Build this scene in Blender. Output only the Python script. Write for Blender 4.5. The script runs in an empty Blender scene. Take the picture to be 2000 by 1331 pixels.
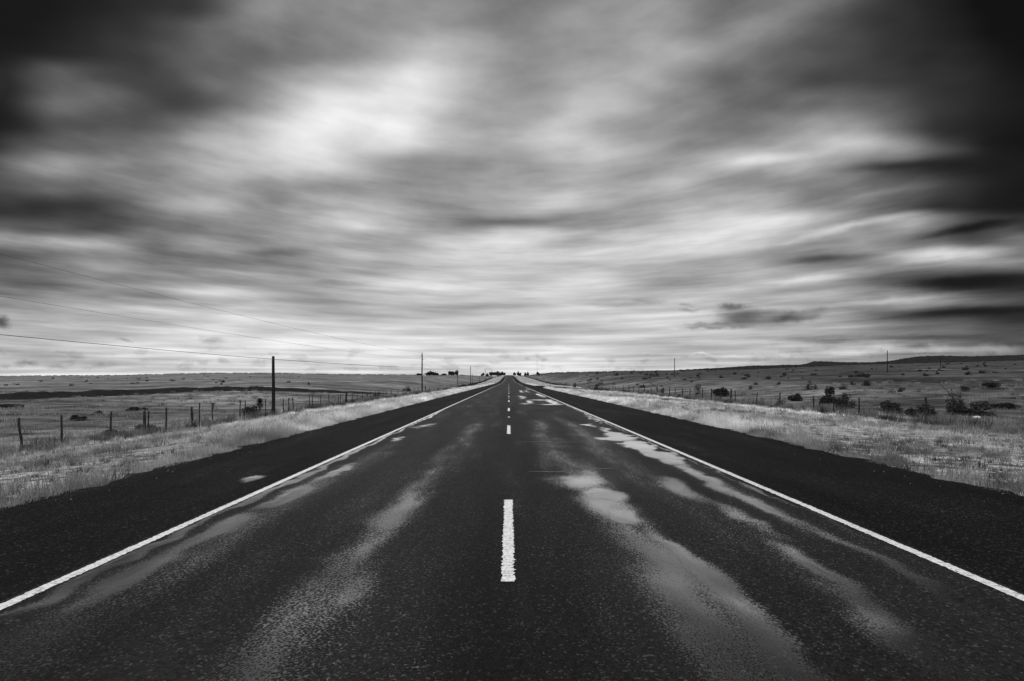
import bpy, math, random
import numpy as np
random.seed(7); rng = np.random.default_rng(7)
SC = bpy.context.scene; COL = SC.collection
F = 1111.0; CH = 1.582; CX = 994.0; HY = 733.0     # focal length in photo pixels, eye height, road axis and level line of the photo

# ------------------------------------------------------------------ camera
cd = bpy.data.cameras.new("camera"); cam = bpy.data.objects.new("camera", cd); COL.objects.link(cam)
cam.location = (0, 0, CH); cam.rotation_euler = (math.radians(90), 0, 0)
cd.sensor_width = 36; cd.lens = 20.0; cd.shift_x = 0.003; cd.shift_y = 0.0338
cd.clip_start = 0.1; cd.clip_end = 30000
SC.camera = cam
# ------------------------------------------------------------------ exposure
SC.view_settings.view_transform = 'Standard'; SC.view_settings.look = 'None'
SC.view_settings.exposure = 0.0; SC.view_settings.gamma = 1.0
SC.cycles.max_bounces = 6; SC.cycles.diffuse_bounces = 3; SC.cycles.glossy_bounces = 3
SC.cycles.transmission_bounces = 3; SC.cycles.sample_clamp_indirect = 6
# ------------------------------------------------------------------ sun behind the overcast
SUN_EL, SUN_AZ = math.radians(48), math.radians(-14)      # azimuth from +Y towards +X
sl = bpy.data.lights.new("sun", 'SUN'); sl.energy = 1.5; sl.angle = math.radians(14); sl.color = (1, 1, 1)
so = bpy.data.objects.new("sun", sl); COL.objects.link(so); so.location = (-200, 800, 900)
so.rotation_euler = (math.radians(90) - SUN_EL, 0, math.pi - SUN_AZ)

# ------------------------------------------------------------------ node helper
class NT:
    def __init__(s, tree): s.t = tree; s.n = tree.nodes; s.l = tree.links
    def new(s, typ, **kw):
        n = s.n.new(typ)
        for k, v in kw.items(): setattr(n, k, v)
        return n
    def put(s, sock, v):
        if isinstance(v, bpy.types.NodeSocket): s.l.new(v, sock)
        elif v is not None: sock.default_value = v
    def math(s, op, a, b=None, c=None, clamp=False):
        n = s.new('ShaderNodeMath', operation=op); n.use_clamp = clamp
        s.put(n.inputs[0], a); s.put(n.inputs[1], b)
        if c is not None: s.put(n.inputs[2], c)
        return n.outputs[0]
    def vec(s, op, a, b=None):
        n = s.new('ShaderNodeVectorMath', operation=op); s.put(n.inputs[0], a); s.put(n.inputs[1], b)
        return n.outputs['Value'] if op in ('LENGTH', 'DOT_PRODUCT') else n.outputs[0]
    def sep(s, v):
        n = s.new('ShaderNodeSeparateXYZ'); s.put(n.inputs[0], v); return n.outputs
    def com(s, x, y, z=0.0):
        n = s.new('ShaderNodeCombineXYZ'); s.put(n.inputs[0], x); s.put(n.inputs[1], y); s.put(n.inputs[2], z); return n.outputs[0]
    def rng(s, v, a, b, c=0.0, d=1.0, smooth=True):
        n = s.new('ShaderNodeMapRange', interpolation_type='SMOOTHSTEP' if smooth else 'LINEAR')
        for i, x in enumerate((v, a, b, c, d)): s.put(n.inputs[i], x)
        return n.outputs[0]
    def noise(s, v, scale=1.0, detail=3.0, rough=0.5, col=False):
        n = s.new('ShaderNodeTexNoise'); s.put(n.inputs['Vector'], v)
        n.inputs['Scale'].default_value = scale; n.inputs['Detail'].default_value = detail; n.inputs['Roughness'].default_value = rough
        return n.outputs['Color'] if col else n.outputs[0]
    def voro(s, v, scale, feature='F1', out='Distance'):
        n = s.new('ShaderNodeTexVoronoi', feature=feature); s.put(n.inputs['Vector'], v); n.inputs['Scale'].default_value = scale
        return n.outputs[out]
    def blob(s, v, cx, cy, rx, ry, rot=0.0, amp=1.0, inner=0.0):
        n = s.new('ShaderNodeMapping', vector_type='TEXTURE'); s.put(n.inputs[0], v)
        n.inputs[1].default_value = (cx, cy, 0); n.inputs[2].default_value = (0, 0, rot); n.inputs[3].default_value = (rx, ry, 1)
        return s.rng(s.vec('LENGTH', n.outputs[0]), inner, 1.0, amp, 0.0)
    def mix(s, f, a, b): # scalars
        n = s.new('ShaderNodeMix', data_type='FLOAT'); s.put(n.inputs[0], f); s.put(n.inputs[2], a); s.put(n.inputs[3], b); return n.outputs[0]

# ------------------------------------------------------------------ sky: a storm deck authored by direction
world = bpy.data.worlds.new("World"); SC.world = world; world.use_nodes = True
W = NT(world.node_tree); W.n.clear()
d = W.new('ShaderNodeTexCoord').outputs['Generated']
dx, dy, dz = W.sep(d)
dyc = W.math('MAXIMUM', dy, 0.12)
gx = W.math('DIVIDE', dx, dyc); gz = W.math('DIVIDE', dz, dyc)
sgx = W.math('SQRT', W.math('ADD', W.math('MULTIPLY', gx, gx), 0.12))
fan = W.math('DIVIDE', gz, W.math('ADD', sgx, 0.75))
lv = W.math('LOGARITHM', W.math('MAXIMUM', W.math('ADD', fan, 0.05), 0.004), math.e)
stream = W.com(W.math('MULTIPLY', gx, 1.5), W.math('MULTIPLY', lv, 2.2), 0.0)
wn = W.noise(stream, 1.6, 2.0, 0.5, col=True)
wx, wy, wz = W.sep(wn)
high = W.rng(gz, 0.0, 0.30, 0.25, 1.0)
px = W.math('ADD', W.math('MULTIPLY_ADD', gx, F, CX), W.math('MULTIPLY', W.math('MULTIPLY', W.math('SUBTRACT', wx, 0.5), 130.0), high))
py = W.math('ADD', W.math('MULTIPLY_ADD', gz, -F, HY), W.math('MULTIPLY', W.math('MULTIPLY', W.math('SUBTRACT', wy, 0.5), 55.0), high))
XS = list(range(0, 2001, 100))
ROWS = [
 (0,   [8,28,33,42,60,118,125,138,145,135,118,140,142,138,115,128,125,75,42,30,5]),
 (50,  [22,34,40,55,88,115,120,145,155,135,125,145,145,140,125,135,105,60,40,30,8]),
 (100, [30,38,48,65,100,105,125,140,180,165,140,150,145,160,140,110,85,58,42,35,18]),
 (150, [42,92,70,68,100,118,165,200,220,180,145,170,175,165,105,95,70,60,50,42,25]),
 (200, [38,105,100,65,75,130,205,228,220,165,155,172,188,150,115,100,115,95,60,40,28]),
 (250, [32,70,80,85,130,190,232,225,225,160,165,188,160,140,120,140,160,120,60,35,25]),
 (283, [50,90,105,115,165,205,225,208,215,165,165,198,165,135,140,160,182,170,110,40,15]),
 (320, [90,150,140,130,172,190,212,190,155,150,160,170,160,150,175,198,165,100,40,25,30]),
 (360, [75,95,120,150,155,145,165,135,125,140,165,165,165,165,150,145,130,110,70,35,20]),
 (400, [45,45,75,140,172,145,172,165,160,150,165,198,165,160,165,170,130,110,60,35,25]),
 (432, [75,75,75,130,140,140,150,192,170,132,130,135,155,175,208,208,180,135,150,80,60]),
 (470, [150,160,148,112,150,150,155,160,165,190,212,185,205,215,215,200,160,140,110,70,110]),
 (508, [80,120,135,115,120,128,135,160,175,200,200,198,185,170,165,140,105,135,165,178,150]),
 (550, [112,105,140,130,150,150,155,182,205,214,200,200,195,165,175,188,168,115,70,45,35]),
 (582, [150,150,160,165,185,165,152,170,190,200,190,190,180,180,190,175,170,165,165,110,70]),
 (610, [165,165,170,180,190,200,185,175,180,185,190,200,212,200,190,175,165,120,75,45,35]),
 (650, [175,180,185,200,215,190,222,220,200,190,186,195,195,195,195,185,165,140,110,90,70]),
 (680, [195,195,205,215,225,228,230,228,225,215,205,214,200,190,190,190,165,165,140,120,95]),
 (710, [190,185,188,200,214,208,208,212,220,225,220,215,200,190,190,180,165,150,135,115,100]),
 (735, [205,205,215,215,208,210,205,208,210,218,226,225,218,200,190,180,165,150,135,115,100]),
]
xf = W.math('DIVIDE', px, 2000.0)
val = None; prev = None
for yy, vals in ROWS:
    cr = W.new('ShaderNodeValToRGB'); W.put(cr.inputs[0], xf); ramp = cr.color_ramp; ramp.interpolation = 'CARDINAL'
    while len(ramp.elements) < len(XS): ramp.elements.new(0.5)
    for e, x, v in zip(ramp.elements, XS, vals):
        e.position = x / 2000.0; e.color = (v / 255, v / 255, v / 255, 1)
    if val is None: val = cr.outputs[0]
    else: val = W.mix(W.rng(py, prev, yy), val, cr.outputs[0])
    prev = yy
# finer streaks and shreds over the deck
st1 = W.noise(stream, 3.6, 3.0, 0.5); st2 = W.noise(W.com(W.math('MULTIPLY', gx, 1.2), W.math('MULTIPLY', lv, 3.9), 3.0), 3.4, 5.0, 0.56)
lowdown = W.rng(gz, .16, .5, 1.3, .30)
amp = W.rng(val, 0.05, 0.6, 0.07, 0.41)
val = W.math('ADD', val, W.math('MULTIPLY', W.math('SUBTRACT', st1, 0.5), W.math('MULTIPLY', amp, W.rng(gz, .15, .5, 1.0, .5))))
val = W.math('ADD', val, W.math('MULTIPLY', W.math('SUBTRACT', st2, 0.5), W.math('MULTIPLY', W.math('MULTIPLY', amp, 0.75), lowdown)))
st3 = W.noise(W.com(gx, W.math('MULTIPLY', gz, 1.7), 5.0), 5.0, 6.0, 0.55)
val = W.math('ADD', val, W.math('MULTIPLY', W.math('SUBTRACT', st3, 0.5), W.math('MULTIPLY', W.rng(val, .1, .6, .06, .30), W.rng(gz, .08, .3))))
puff = W.rng(W.noise(W.com(gx, W.math('MULTIPLY', gz, 1.8), 9.0), 24.0, 4.0, 0.55), .53, .66)
val = W.math('SUBTRACT', val, W.math('MULTIPLY', W.math('MULTIPLY', puff, .075), W.math('MULTIPLY', W.rng(gz, .002, .012), W.rng(gz, .03, .07, 1.0, 0.0))))
# single small clouds, by direction
rag = W.noise(W.com(gx, gz, 0.0), 26.0, 5.0, 0.6, col=True)
rx_, ry_, rz_ = W.sep(rag)
pp = W.com(W.math('ADD', W.math('MULTIPLY_ADD', gx, F, CX), W.math('MULTIPLY', W.math('SUBTRACT', rx_, 0.5), 60.0)),
           W.math('ADD', W.math('MULTIPLY_ADD', gz, -F, HY), W.math('MULTIPLY', W.math('SUBTRACT', ry_, 0.5), 22.0)))
CLOUDS = [  # cx, cy, rx, ry, tilt, amount
 (1432, 612, 66, 25, 0.03, -0.17, .25), (1490, 620, 110, 24, -0.04, -0.20, .35), (1565, 616, 80, 16, -0.14, -0.16, .3), (1400, 636, 96, 8, 0.0, -0.18, .2), (-20, -20, 300, 230, 0.0, -0.12), (2020, -20, 240, 240, 0.0, -0.09), (2030, 320, 150, 260, 0.0, -0.03), (-30, 250, 160, 120, 0.0, -0.06), (1365, 641, 48, 5, 0.0, -0.14),
 (1432, 599, 46, 12, 0.0, -0.18), (1345, 607, 40, 6, 0.0, -0.13), (1345, 595, 38, 6, 0.0, -0.12), (1265, 588, 48, 7, 0.0, -0.10), (1190, 590, 110, 8, 0.0, -0.10),
 (6, 630, 28, 18, 0.3, -0.32), (412, 662, 34, 11, 0.0, -0.16), (240, 665, 26, 6, 0.2, -0.14), (50, 711, 40, 10, 0.0, -0.16), (110, 714, 42, 9, 0.0, -0.15),
 (190, 715, 60, 8, 0.0, -0.12), (395, 707, 18, 8, 0.0, -0.12), (438, 705, 22, 9, 0.2, -0.12), (120, 690, 26, 5, 0.1, -0.08),
 (1032, 701, 12, 6, 0.0, -0.10), (1060, 702, 10, 5, 0.0, -0.08), (968, 708, 14, 5, 0.0, -0.08), (1100, 701, 30, 6, 0.0, -0.07), (940, 717, 22, 5, 0.0, -0.07),
 (1690, 440, 190, 15, -0.23, 0.22), (1850, 502, 170, 19, -0.08, 0.20), (1890, 452, 170, 15, -0.18, -0.18), (1830, 560, 230, 19, -0.09, -0.20), (1740, 586, 190, 9, -0.07, 0.16), (1850, 612, 220, 15, -0.04, -0.15),
 (1560, 549, 130, 10, -0.05, 0.14), (1610, 505, 130, 13, -0.02, -0.12), (1500, 316, 150, 16, -0.16, 0.10), (1790, 300, 140, 20, -0.15, 0.06), (1700, 322, 160, 15, -0.1, -0.10), (1720, 372, 160, 12, -0.2, 0.06),
 (1600, 664, 120, 6, 0.0, -0.10), (1650, 682, 70, 9, 0.0, 0.02), (1735, 679, 60, 13, 0.0, 0.15), (1830, 682, 80, 13, 0.0, 0.16), (1940, 682, 90, 15, 0.0, 0.18), (1640, 687, 90, 9, 0.0, 0.12), (1760, 660, 260, 8, -0.01, -0.12),
 (1520, 690, 90, 6, 0.0, 0.10), (1370, 692, 30, 4, 0.0, 0.12), (1440, 697, 60, 5, 0.0, 0.06),
 (560, 490, 110, 14, 0.0, -0.12), (660, 552, 110, 9, 0.05, -0.10), (590, 645, 120, 10, 0.0, -0.09), (1000, 437, 150, 14, 0.05, -0.08),
]
ps = W.com(W.math('ADD', px, W.math('MULTIPLY', W.math('SUBTRACT', rx_, 0.5), 20.0)), W.math('ADD', py, W.math('MULTIPLY', W.math('SUBTRACT', ry_, 0.5), 9.0)))
for c in CLOUDS: val = W.math('ADD', val, W.blob(ps if c[2] >= 100 else pp, *c))
lum = W.math('POWER', W.math('MAXIMUM', val, 0.03), 2.2)
# behind and beside the view the unseen sky is raised as added fill for the verges
rear = W.math('MULTIPLY_ADD', W.noise(d, 3.0, 5.0, 0.55), 1.1, 1.4)
lum = W.mix(W.rng(dy, 0.16, 0.52), rear, lum)
sky = W.new('ShaderNodeTexSky', sky_type='NISHITA'); sky.sun_disc = False; sky.sun_elevation = SUN_EL; sky.sun_rotation = SUN_AZ
bw = W.new('ShaderNodeRGBToBW'); W.put(bw.inputs[0], sky.outputs[0])
tot = W.mix(0.02, W.math('MULTIPLY', lum, 10.0), bw.outputs[0])
bg = W.new('ShaderNodeBackground'); W.put(bg.inputs[0], tot); bg.inputs[1].default_value = 0.1
wo = W.new('ShaderNodeOutputWorld'); W.put(wo.inputs[0], bg.outputs[0])

# ------------------------------------------------------------------ the lie of the land
_py = np.arange(-200, 12001, 5.0)
_pz = np.interp(_py, [-200, 0, 50, 150, 230, 310, 420, 540, 700, 900, 1200, 1500, 1700, 2200, 4000, 12000],
                     [1.6, 0, -.42, -1.3, -2.0, -2.55, -2.4, -1.45, -.5, .35, 1.25, 1.60, 1.5, -1.5, -14, -60])
_k = np.hanning(15); _k /= _k.sum()
_pz2 = np.convolve(np.pad(_pz, 7, mode='edge'), _k, 'valid')
def P(y): return np.interp(y, _py, _pz2)
def sst(a, b, v): t = np.clip((v - a) / (b - a), 0, 1); return t * t * (3 - 2 * t)
_A = [-1.2, -.895, -.67, -.557, -.535, -.42, -.337, -.247, -.175, -.05, 0, .06, .137, .22, .29, .42, .6, .77, .905, 1.2]
_E = [-3, -2, 0, 3.2, 3.8, 3.8, 2, .6, .2, 0, 0, 4.5, 6, 8, 8.5, 11.5, 20, 25, 29, 31]
_A2 = [-1.2, -.9, -.5, -.2, 0, .06, .22, .29, .366, .42, .47, .515, .526, .536, .552, .58, .635, .67, .70, .725, .76, .815, .905, 1.2]
_E2 = [-8, -7, -3, -4, -4, 2, 8, 9.5, 14, 18, 19.5, 20.5, 23, 27, 26.8, 25.2, 24.8, 27.5, 33.5, 37, 38, 36.5, 39.5, 36]
XFL, XFR = -20.0, 24.5            # fence lines
SL, SR = -6.5, 7.3                # outer edges of the asphalt shoulders
def wob(x, y):
    return (np.sin(x * .11 + y * .043) + np.sin(x * .053 - y * .097 + 1.3) + .6 * np.sin(x * .31 + .7) * np.sin(y * .27) + .4 * np.sin(x * .61 + y * .47 + 2)) / 3
def terrain(x, y):
    x = np.asarray(x, float); y = np.asarray(y, float)
    ax = np.abs(x); p = P(y)
    edge = np.where(x < 0, -SL, SR); fen = np.where(x < 0, -XFL, XFR); drop = np.where(x < 0, 1.3, .85)
    zv = p - .13 - drop * sst(edge - .3, fen + 1, ax) + .05 * wob(x * 3, y * 3) * sst(edge + .6, edge + 3, ax) * (1 - .9 * sst(40, 150, y))
    Y = np.maximum(y, ax * .9); a = np.clip(x / np.maximum(Y, 20), -1.2, 1.2)
    e = np.interp(a, _A, _E); e2 = np.interp(a, _A2, _E2)
    zn = P(np.minimum(Y, 60)) - drop
    t = np.clip((Y - 40) / 860, 0, 1)
    z1 = zn + (CH + e * 900 / F - zn) * t
    g = sst(1250, 2600, Y)
    ea = e + (e2 - e) * g - 1.6 * np.sin(np.pi * np.clip((Y - 900) / 1000, 0, 1)) ** 2
    z2 = CH + ea * np.minimum(Y, 2650) / F - np.maximum(Y - 2650, 0) * .012
    zp = np.where(Y < 900, z1, z2)
    w = sst(0, 1, (ax - fen) / (26 + np.clip(y, 0, 2000) * .03))
    z = zv * (1 - w) + zp * w
    return z + .16 * wob(x, y) * sst(fen, fen + 15, ax) * (1 - .93 * sst(60, 200, Y))
def tz(x, y): return float(terrain(x, y))
def roadz(x, y): return P(y) - np.abs(np.asarray(x, float)) * .008

# ------------------------------------------------------------------ mesh helpers
def mesh_np(name, V, Fq, mat=None, smooth=False, col=None):
    """V (n,3); Fq list of index arrays (m,k)"""
    me = bpy.data.meshes.new(name); V = np.asarray(V, np.float32)
    me.vertices.add(len(V)); me.vertices.foreach_set('co', V.ravel())
    Fq = [np.asarray(f, np.int32) for f in (Fq if isinstance(Fq, (list, tuple)) else [Fq]) if len(f)]
    tot = np.concatenate([np.full(len(f), f.shape[1], np.int32) for f in Fq]); idx = np.concatenate([f.ravel() for f in Fq])
    me.loops.add(len(idx)); me.loops.foreach_set('vertex_index', idx)
    me.polygons.add(len(tot)); st = np.concatenate([[0], np.cumsum(tot)[:-1]]).astype(np.int32)
    me.polygons.foreach_set('loop_start', st); me.polygons.foreach_set('loop_total', tot)
    if smooth: me.polygons.foreach_set('use_smooth', np.ones(len(tot), bool))
    if col is not None:
        at = me.attributes.new('tone', 'FLOAT', 'POINT'); at.data.foreach_set('value', np.asarray(col, np.float32))
    me.update(calc_edges=True)
    if mat: me.materials.append(mat)
    return me
def link(name, me, parent=None, loc=None):
    o = bpy.data.objects.new(name, me); COL.objects.link(o)
    if loc is not None: o.location = loc
    if parent: o.parent = parent
    return o
def tag(o, label, cat, group=None):
    o['label'] = label; o['category'] = cat
    if group: o['group'] = group
    return o
def empty(name, loc, label, cat, group=None, rz=0):
    o = bpy.data.objects.new(name, None); COL.objects.link(o); o.location = loc; o.rotation_euler = (0, 0, rz); o.empty_display_size = .2
    return tag(o, label, cat, group)
def struct(name, me): o = link(name, me); o['kind'] = 'structure'; return o
def stuff(name, me, label=None): 
    o = link(name, me); o['kind'] = 'stuff'
    if label: o['label'] = label
    return o
class MB:
    def __init__(s): s.v = []; s.q = []; s.t = []; s.n = 0
    def add(s, v, q=None, t=None):
        v = np.asarray(v, float).reshape(-1, 3)
        if q is not None and len(q): s.q.append(np.asarray(q) + s.n)
        if t is not None and len(t): s.t.append(np.asarray(t) + s.n)
        s.v.append(v); s.n += len(v)
    def tube(s, pts, radii, k=8, cap=True):
        pts = np.asarray(pts, float); n = len(pts); radii = np.broadcast_to(radii, (n,))
        tg = np.gradient(pts, axis=0); tg /= np.linalg.norm(tg, axis=1)[:, None] + 1e-9
        up = np.where(np.abs(tg[:, 2:3]) > .9, np.array([[1., 0, 0]]), np.array([[0, 0, 1.]]))
        u = np.cross(tg, up); u /= np.linalg.norm(u, axis=1)[:, None] + 1e-9; w = np.cross(u, tg)
        an = np.linspace(0, 2 * np.pi, k, endpoint=False)
        V = pts[:, None] + radii[:, None, None] * (np.cos(an)[None, :, None] * u[:, None] + np.sin(an)[None, :, None] * w[:, None])
        i = np.arange(n - 1)[:, None] * k; j = np.arange(k)[None]; j2 = (j + 1) % k
        q = np.stack([i + j, i + j2, i + k + j2, i + k + j], -1).reshape(-1, 4)
        V = V.reshape(-1, 3); t = None
        if cap:
            V = np.vstack([V, pts[:1], pts[-1:]]); a = n * k; jj = np.arange(k); j2 = (jj + 1) % k
            t = np.vstack([np.stack([np.full(k, a), j2, jj], -1), np.stack([np.full(k, a + 1), (n - 1) * k + jj, (n - 1) * k + j2], -1)])
        s.add(V, q, t)
    def box(s, c, size, rz=0.0, tilt=0.0):
        x, y, z = np.array(size) / 2
        v = np.array([[-x, -y, -z], [x, -y, -z], [x, y, -z], [-x, y, -z], [-x, -y, z], [x, -y, z], [x, y, z], [-x, y, z]])
        ct, stt = math.cos(tilt), math.sin(tilt); v = v @ np.array([[ct, 0, stt], [0, 1, 0], [-stt, 0, ct]]).T
        cr, sr = math.cos(rz), math.sin(rz); v = v @ np.array([[cr, -sr, 0], [sr, cr, 0], [0, 0, 1]]).T
        s.add(v + np.array(c), [[0, 3, 2, 1], [4, 5, 6, 7], [0, 1, 5, 4], [1, 2, 6, 5], [2, 3, 7, 6], [3, 0, 4, 7]])
    def mesh(s, name, mat, smooth=False):
        return mesh_np(name, np.vstack(s.v), ([np.vstack(s.q)] if s.q else []) + ([np.vstack(s.t)] if s.t else []), mat, smooth)
    def build(s, name, mat, parent=None, smooth=False, loc=None): return link(name, s.mesh(name, mat, smooth), parent, loc)
def grid(xs, ys, zf):
    X, Y = np.meshgrid(xs, ys); Z = zf(X, Y); n = len(xs); m = len(ys)
    i = np.arange(m - 1)[:, None] * n; j = np.arange(n - 1)[None]
    q = np.stack([i + j, i + j + 1, i + n + j + 1, i + n + j], -1).reshape(-1, 4)
    return np.stack([X, Y, Z], -1).reshape(-1, 3), q

def vnoise(x, y, s, seed=0):
    xi = np.floor(x / s).astype(int); yi = np.floor(y / s).astype(int); fx = x / s - xi; fy = y / s - yi
    fx = fx * fx * (3 - 2 * fx); fy = fy * fy * (3 - 2 * fy)
    def hsh(a, b): v = np.sin(a * 127.1 + b * 311.7 + seed * 74.7) * 43758.5453; return v - np.floor(v)
    return (hsh(xi, yi) * (1 - fx) + hsh(xi + 1, yi) * fx) * (1 - fy) + (hsh(xi, yi + 1) * (1 - fx) + hsh(xi + 1, yi + 1) * fx) * fy

# ------------------------------------------------------------------ materials (black and white world)
def mat(name):
    m = bpy.data.materials.new(name); m.use_nodes = True; t = NT(m.node_tree); t.n.clear()
    b = t.new('ShaderNodeBsdfPrincipled'); o = t.new('ShaderNodeOutputMaterial'); t.put(o.inputs[0], b.outputs[0])
    return m, t, b, o
def grey(t, v):
    if isinstance(v, (int, float)): return (v, v, v, 1)
    return t.com(v, v, v)
def coords(t): return t.new('ShaderNodeTexCoord').outputs['Object']
def bump(t, b, h, strength, dist):
    n = t.new('ShaderNodeBump'); n.inputs['Strength'].default_value = strength; n.inputs['Distance'].default_value = dist
    t.put(n.inputs['Height'], h); t.put(b.inputs['Normal'], n.outputs[0])
def simple(name, lo, hi, scale, rough=.9, bmp=.5, bd=.01, stretch=(1, 1, 1)):
    m, t, b, o = mat(name); c = t.vec('MULTIPLY', coords(t), stretch)
    n = t.noise(c, scale, 5, .6)
    t.put(b.inputs['Base Color'], grey(t, t.rng(n, .3, .7, lo, hi))); b.inputs['Roughness'].default_value = rough; b.inputs['Specular IOR Level'].default_value = .06 if rough > .55 else .4
    bump(t, b, n, bmp, bd); return m

def asphalt(name, base, dryrough, patch, fleck=4.0):
    m, t, b, o = mat(name); c = coords(t); x, y, z = t.sep(c)
    ag = t.voro(c, 64.0); ag2 = t.noise(c, 26.0, 4, .7)
    stone = t.math('SUBTRACT', 1.0, t.math('MULTIPLY', ag, 1.35))            # chip tops high
    hgt = t.math('ADD', t.math('MULTIPLY', stone, .55), t.math('MULTIPLY', ag2, .55))
    w1 = t.noise(t.vec('MULTIPLY', c, (1.0, .5, 1)), 2.4, 4, .6)
    lvl = t.math('MULTIPLY', t.rng(t.noise(t.vec('MULTIPLY', c, (1.0, .12, 1)), 1.6, 4, .55), .35, .8), patch)
    lvl = t.math('ADD', lvl, t.new('ShaderNodeAttribute', attribute_name='tone').outputs['Fac'])     # standing water depth
    film = t.math('POWER', t.rng(t.math('SUBTRACT', lvl, hgt), -.24, .34), 1.2)
    damp = t.rng(lvl, .1, .9)
    tone = t.math('MULTIPLY', t.noise(t.vec('MULTIPLY', c, (1, .15, 1)), 1.1, 5, .6), t.rng(ag2, .3, .7, .55, 1.5))
    dark = t.rng(t.math('ABSOLUTE', t.math('ADD', x, t.math('MULTIPLY', t.math('SUBTRACT', w1, .5), .4))), .15, 1.0, .6, 1.0)
    colr = t.math('MULTIPLY', t.math('MULTIPLY', tone, dark), t.mix(damp, base * 2.0, base * 1.0))
    chip = t.rng(t.sep(t.voro(c, 64.0, out='Color'))[0], .90, 1.0, 1.0, fleck)
    t.put(b.inputs['Base Color'], grey(t, t.math('MULTIPLY', colr, chip)))
    t.put(b.inputs['Roughness'], t.mix(film, t.mix(damp, dryrough, dryrough * .8), .05))
    t.put(b.inputs['Specular IOR Level'], t.mix(film, .018, .5)); t.put(b.inputs['Coat Weight'], film); b.inputs['Coat Roughness'].default_value = .04; b.inputs['Coat IOR'].default_value = 1.5
    b.inputs['IOR'].default_value = 1.5
    bump(t, b, t.math('MAXIMUM', hgt, t.math('MINIMUM', lvl, 1.6)), .9, .008)
    return m
PUD = [ # X, Y, rx, ry, tilt, amount
 (1.40, 7.9, .30, .36, .0, 1.1), (1.38, 6.7, .16, .40, 0, 1.05), (1.15, 7.4, .55, .9, 0, .40), (1.58, 5.3, .13, 1.2, 0, .62), (1.68, 4.2, .16, 1.1, 0, .56), (1.64, 3.1, .2, .9, 0, .42), (1.25, 4.4, .42, 2.6, 0, .34), (1.05, 8.9, .6, .6, 0, .42),
 (2.74, 6.8, .14, 1.2, 0, .5), (2.6, 4.9, .15, 1.1, 0, .62), (2.45, 3.7, .17, 1.0, 0, .48), (2.55, 8.4, .25, 1.0, 0, .5),
 (3.3, 5.1, .12, 1.2, 0, .55), (3.26, 3.9, .14, .9, 0, .4), (3.22, 7.2, .18, 1.3, 0, .55), (3.2, 9.6, .2, 1.8, 0, .7),
 (3.26, 12.1, .36, .95, 0, 2.6), (3.18, 13.9, .38, 1.0, 0, 2.6), (3.15, 16.3, .38, 1.4, 0, 2.5), (3.1, 18.4, .22, 1.0, 0, 1.2), (2.85, 20.2, .2, .8, 0, 1.2), (2.7, 15.4, .35, .5, 0, .7), (3.5, 23, .1, 3, 0, 1.0),
 (3.2, 42, .34, 5.5, .0, 1.4), (1.5, 41.5, .26, 3.6, 0, 1.1), (2.4, 45.5, 1.1, 1.3, 0, .75), (2.6, 37, .9, 1.0, 0, .7), (3.25, 60, .25, 10, 0, 1.15), (1.75, 80, .25, 13, 0, .8), (2.5, 80, .2, 12, 0, .7), (1.2, 52, .3, 7, 0, .65), (3.2, 100, .3, 14, 0, .6), (1.1, 38, .5, 2.0, 0, .5),
 (-3.12, 6.1, .17, .8, 0, 1.05), (-3.1, 7.9, .17, .9, 0, 1.15), (-3.05, 10, .12, 1.1, 0, .85), (-3.05, 15.4, .18, 1.0, 0, .75), (-2.9, 20, .3, 1.6, 0, .6), (-3.15, 4.7, .18, .9, 0, .6),
]
TRK = [(-1.38, .42, 2.2, 7.8, .60), (-1.2, .5, 6.5, 22, .20), (1.3, .5, 2.0, 10, .36), (-3.46, .11, 1, 30, .85), (3.66, .08, 6, 40, .5), (2.5, .4, 2, 9, .14), (3.2, .35, 6, 14, .25), (-2.9, .5, 3, 14, .22), (1.1, .8, 8, 22, .22), (2.2, .8, 8, 22, .16)]
PUD_S = [(-4.24, 9.35, .2, .4, 0, 1.3)]
def water(x, y, puds, trks):
    """depth of standing rain on the asphalt, by plan position"""
    a1 = vnoise(x, y * .5, .42, 11) * .6 + vnoise(x, y * .5, .16, 12) * .4 - .5; a2 = vnoise(x, y * .5, .42, 13) * .6 + vnoise(x, y * .5, .16, 14) * .4 - .5
    a3 = vnoise(x, y * .35, .5, 15) * .6 + vnoise(x, y * .35, .17, 16) * .4
    a4 = vnoise(x * .35, y * 1.0, .30, 17) * .6 + vnoise(x * .35, y, .11, 18) * .4 - .5; cx = x + a1 * .28 + a4 * np.clip((y - 6) * .045, .04, .7); cy = y + a2 * .8; w = np.zeros_like(x)
    for (px_, py_, rx, ry, rot, am) in puds: w += am * (1 - sst(0, 1, np.hypot((cx - px_) / (rx * 1.25), (cy - py_) / (ry * 1.25))))
    tr = np.zeros_like(x)
    for (tx, sx, y0, y1, am) in trks: tr += am * (1 - sst(0, sx, np.abs(x + a1 * .3 - tx))) * sst(y0 - .8, y0 + .8, y) * (1 - sst(y1 - 2, y1 + 2, y))
    return w + tr * (.6 + .45 * sst(.3, .65, a3))
M_lane = asphalt('chip_seal_asphalt', .0078, .62, .22)
M_shoul = asphalt('shoulder_asphalt', .0032, .8, .15, 7.0)

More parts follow.
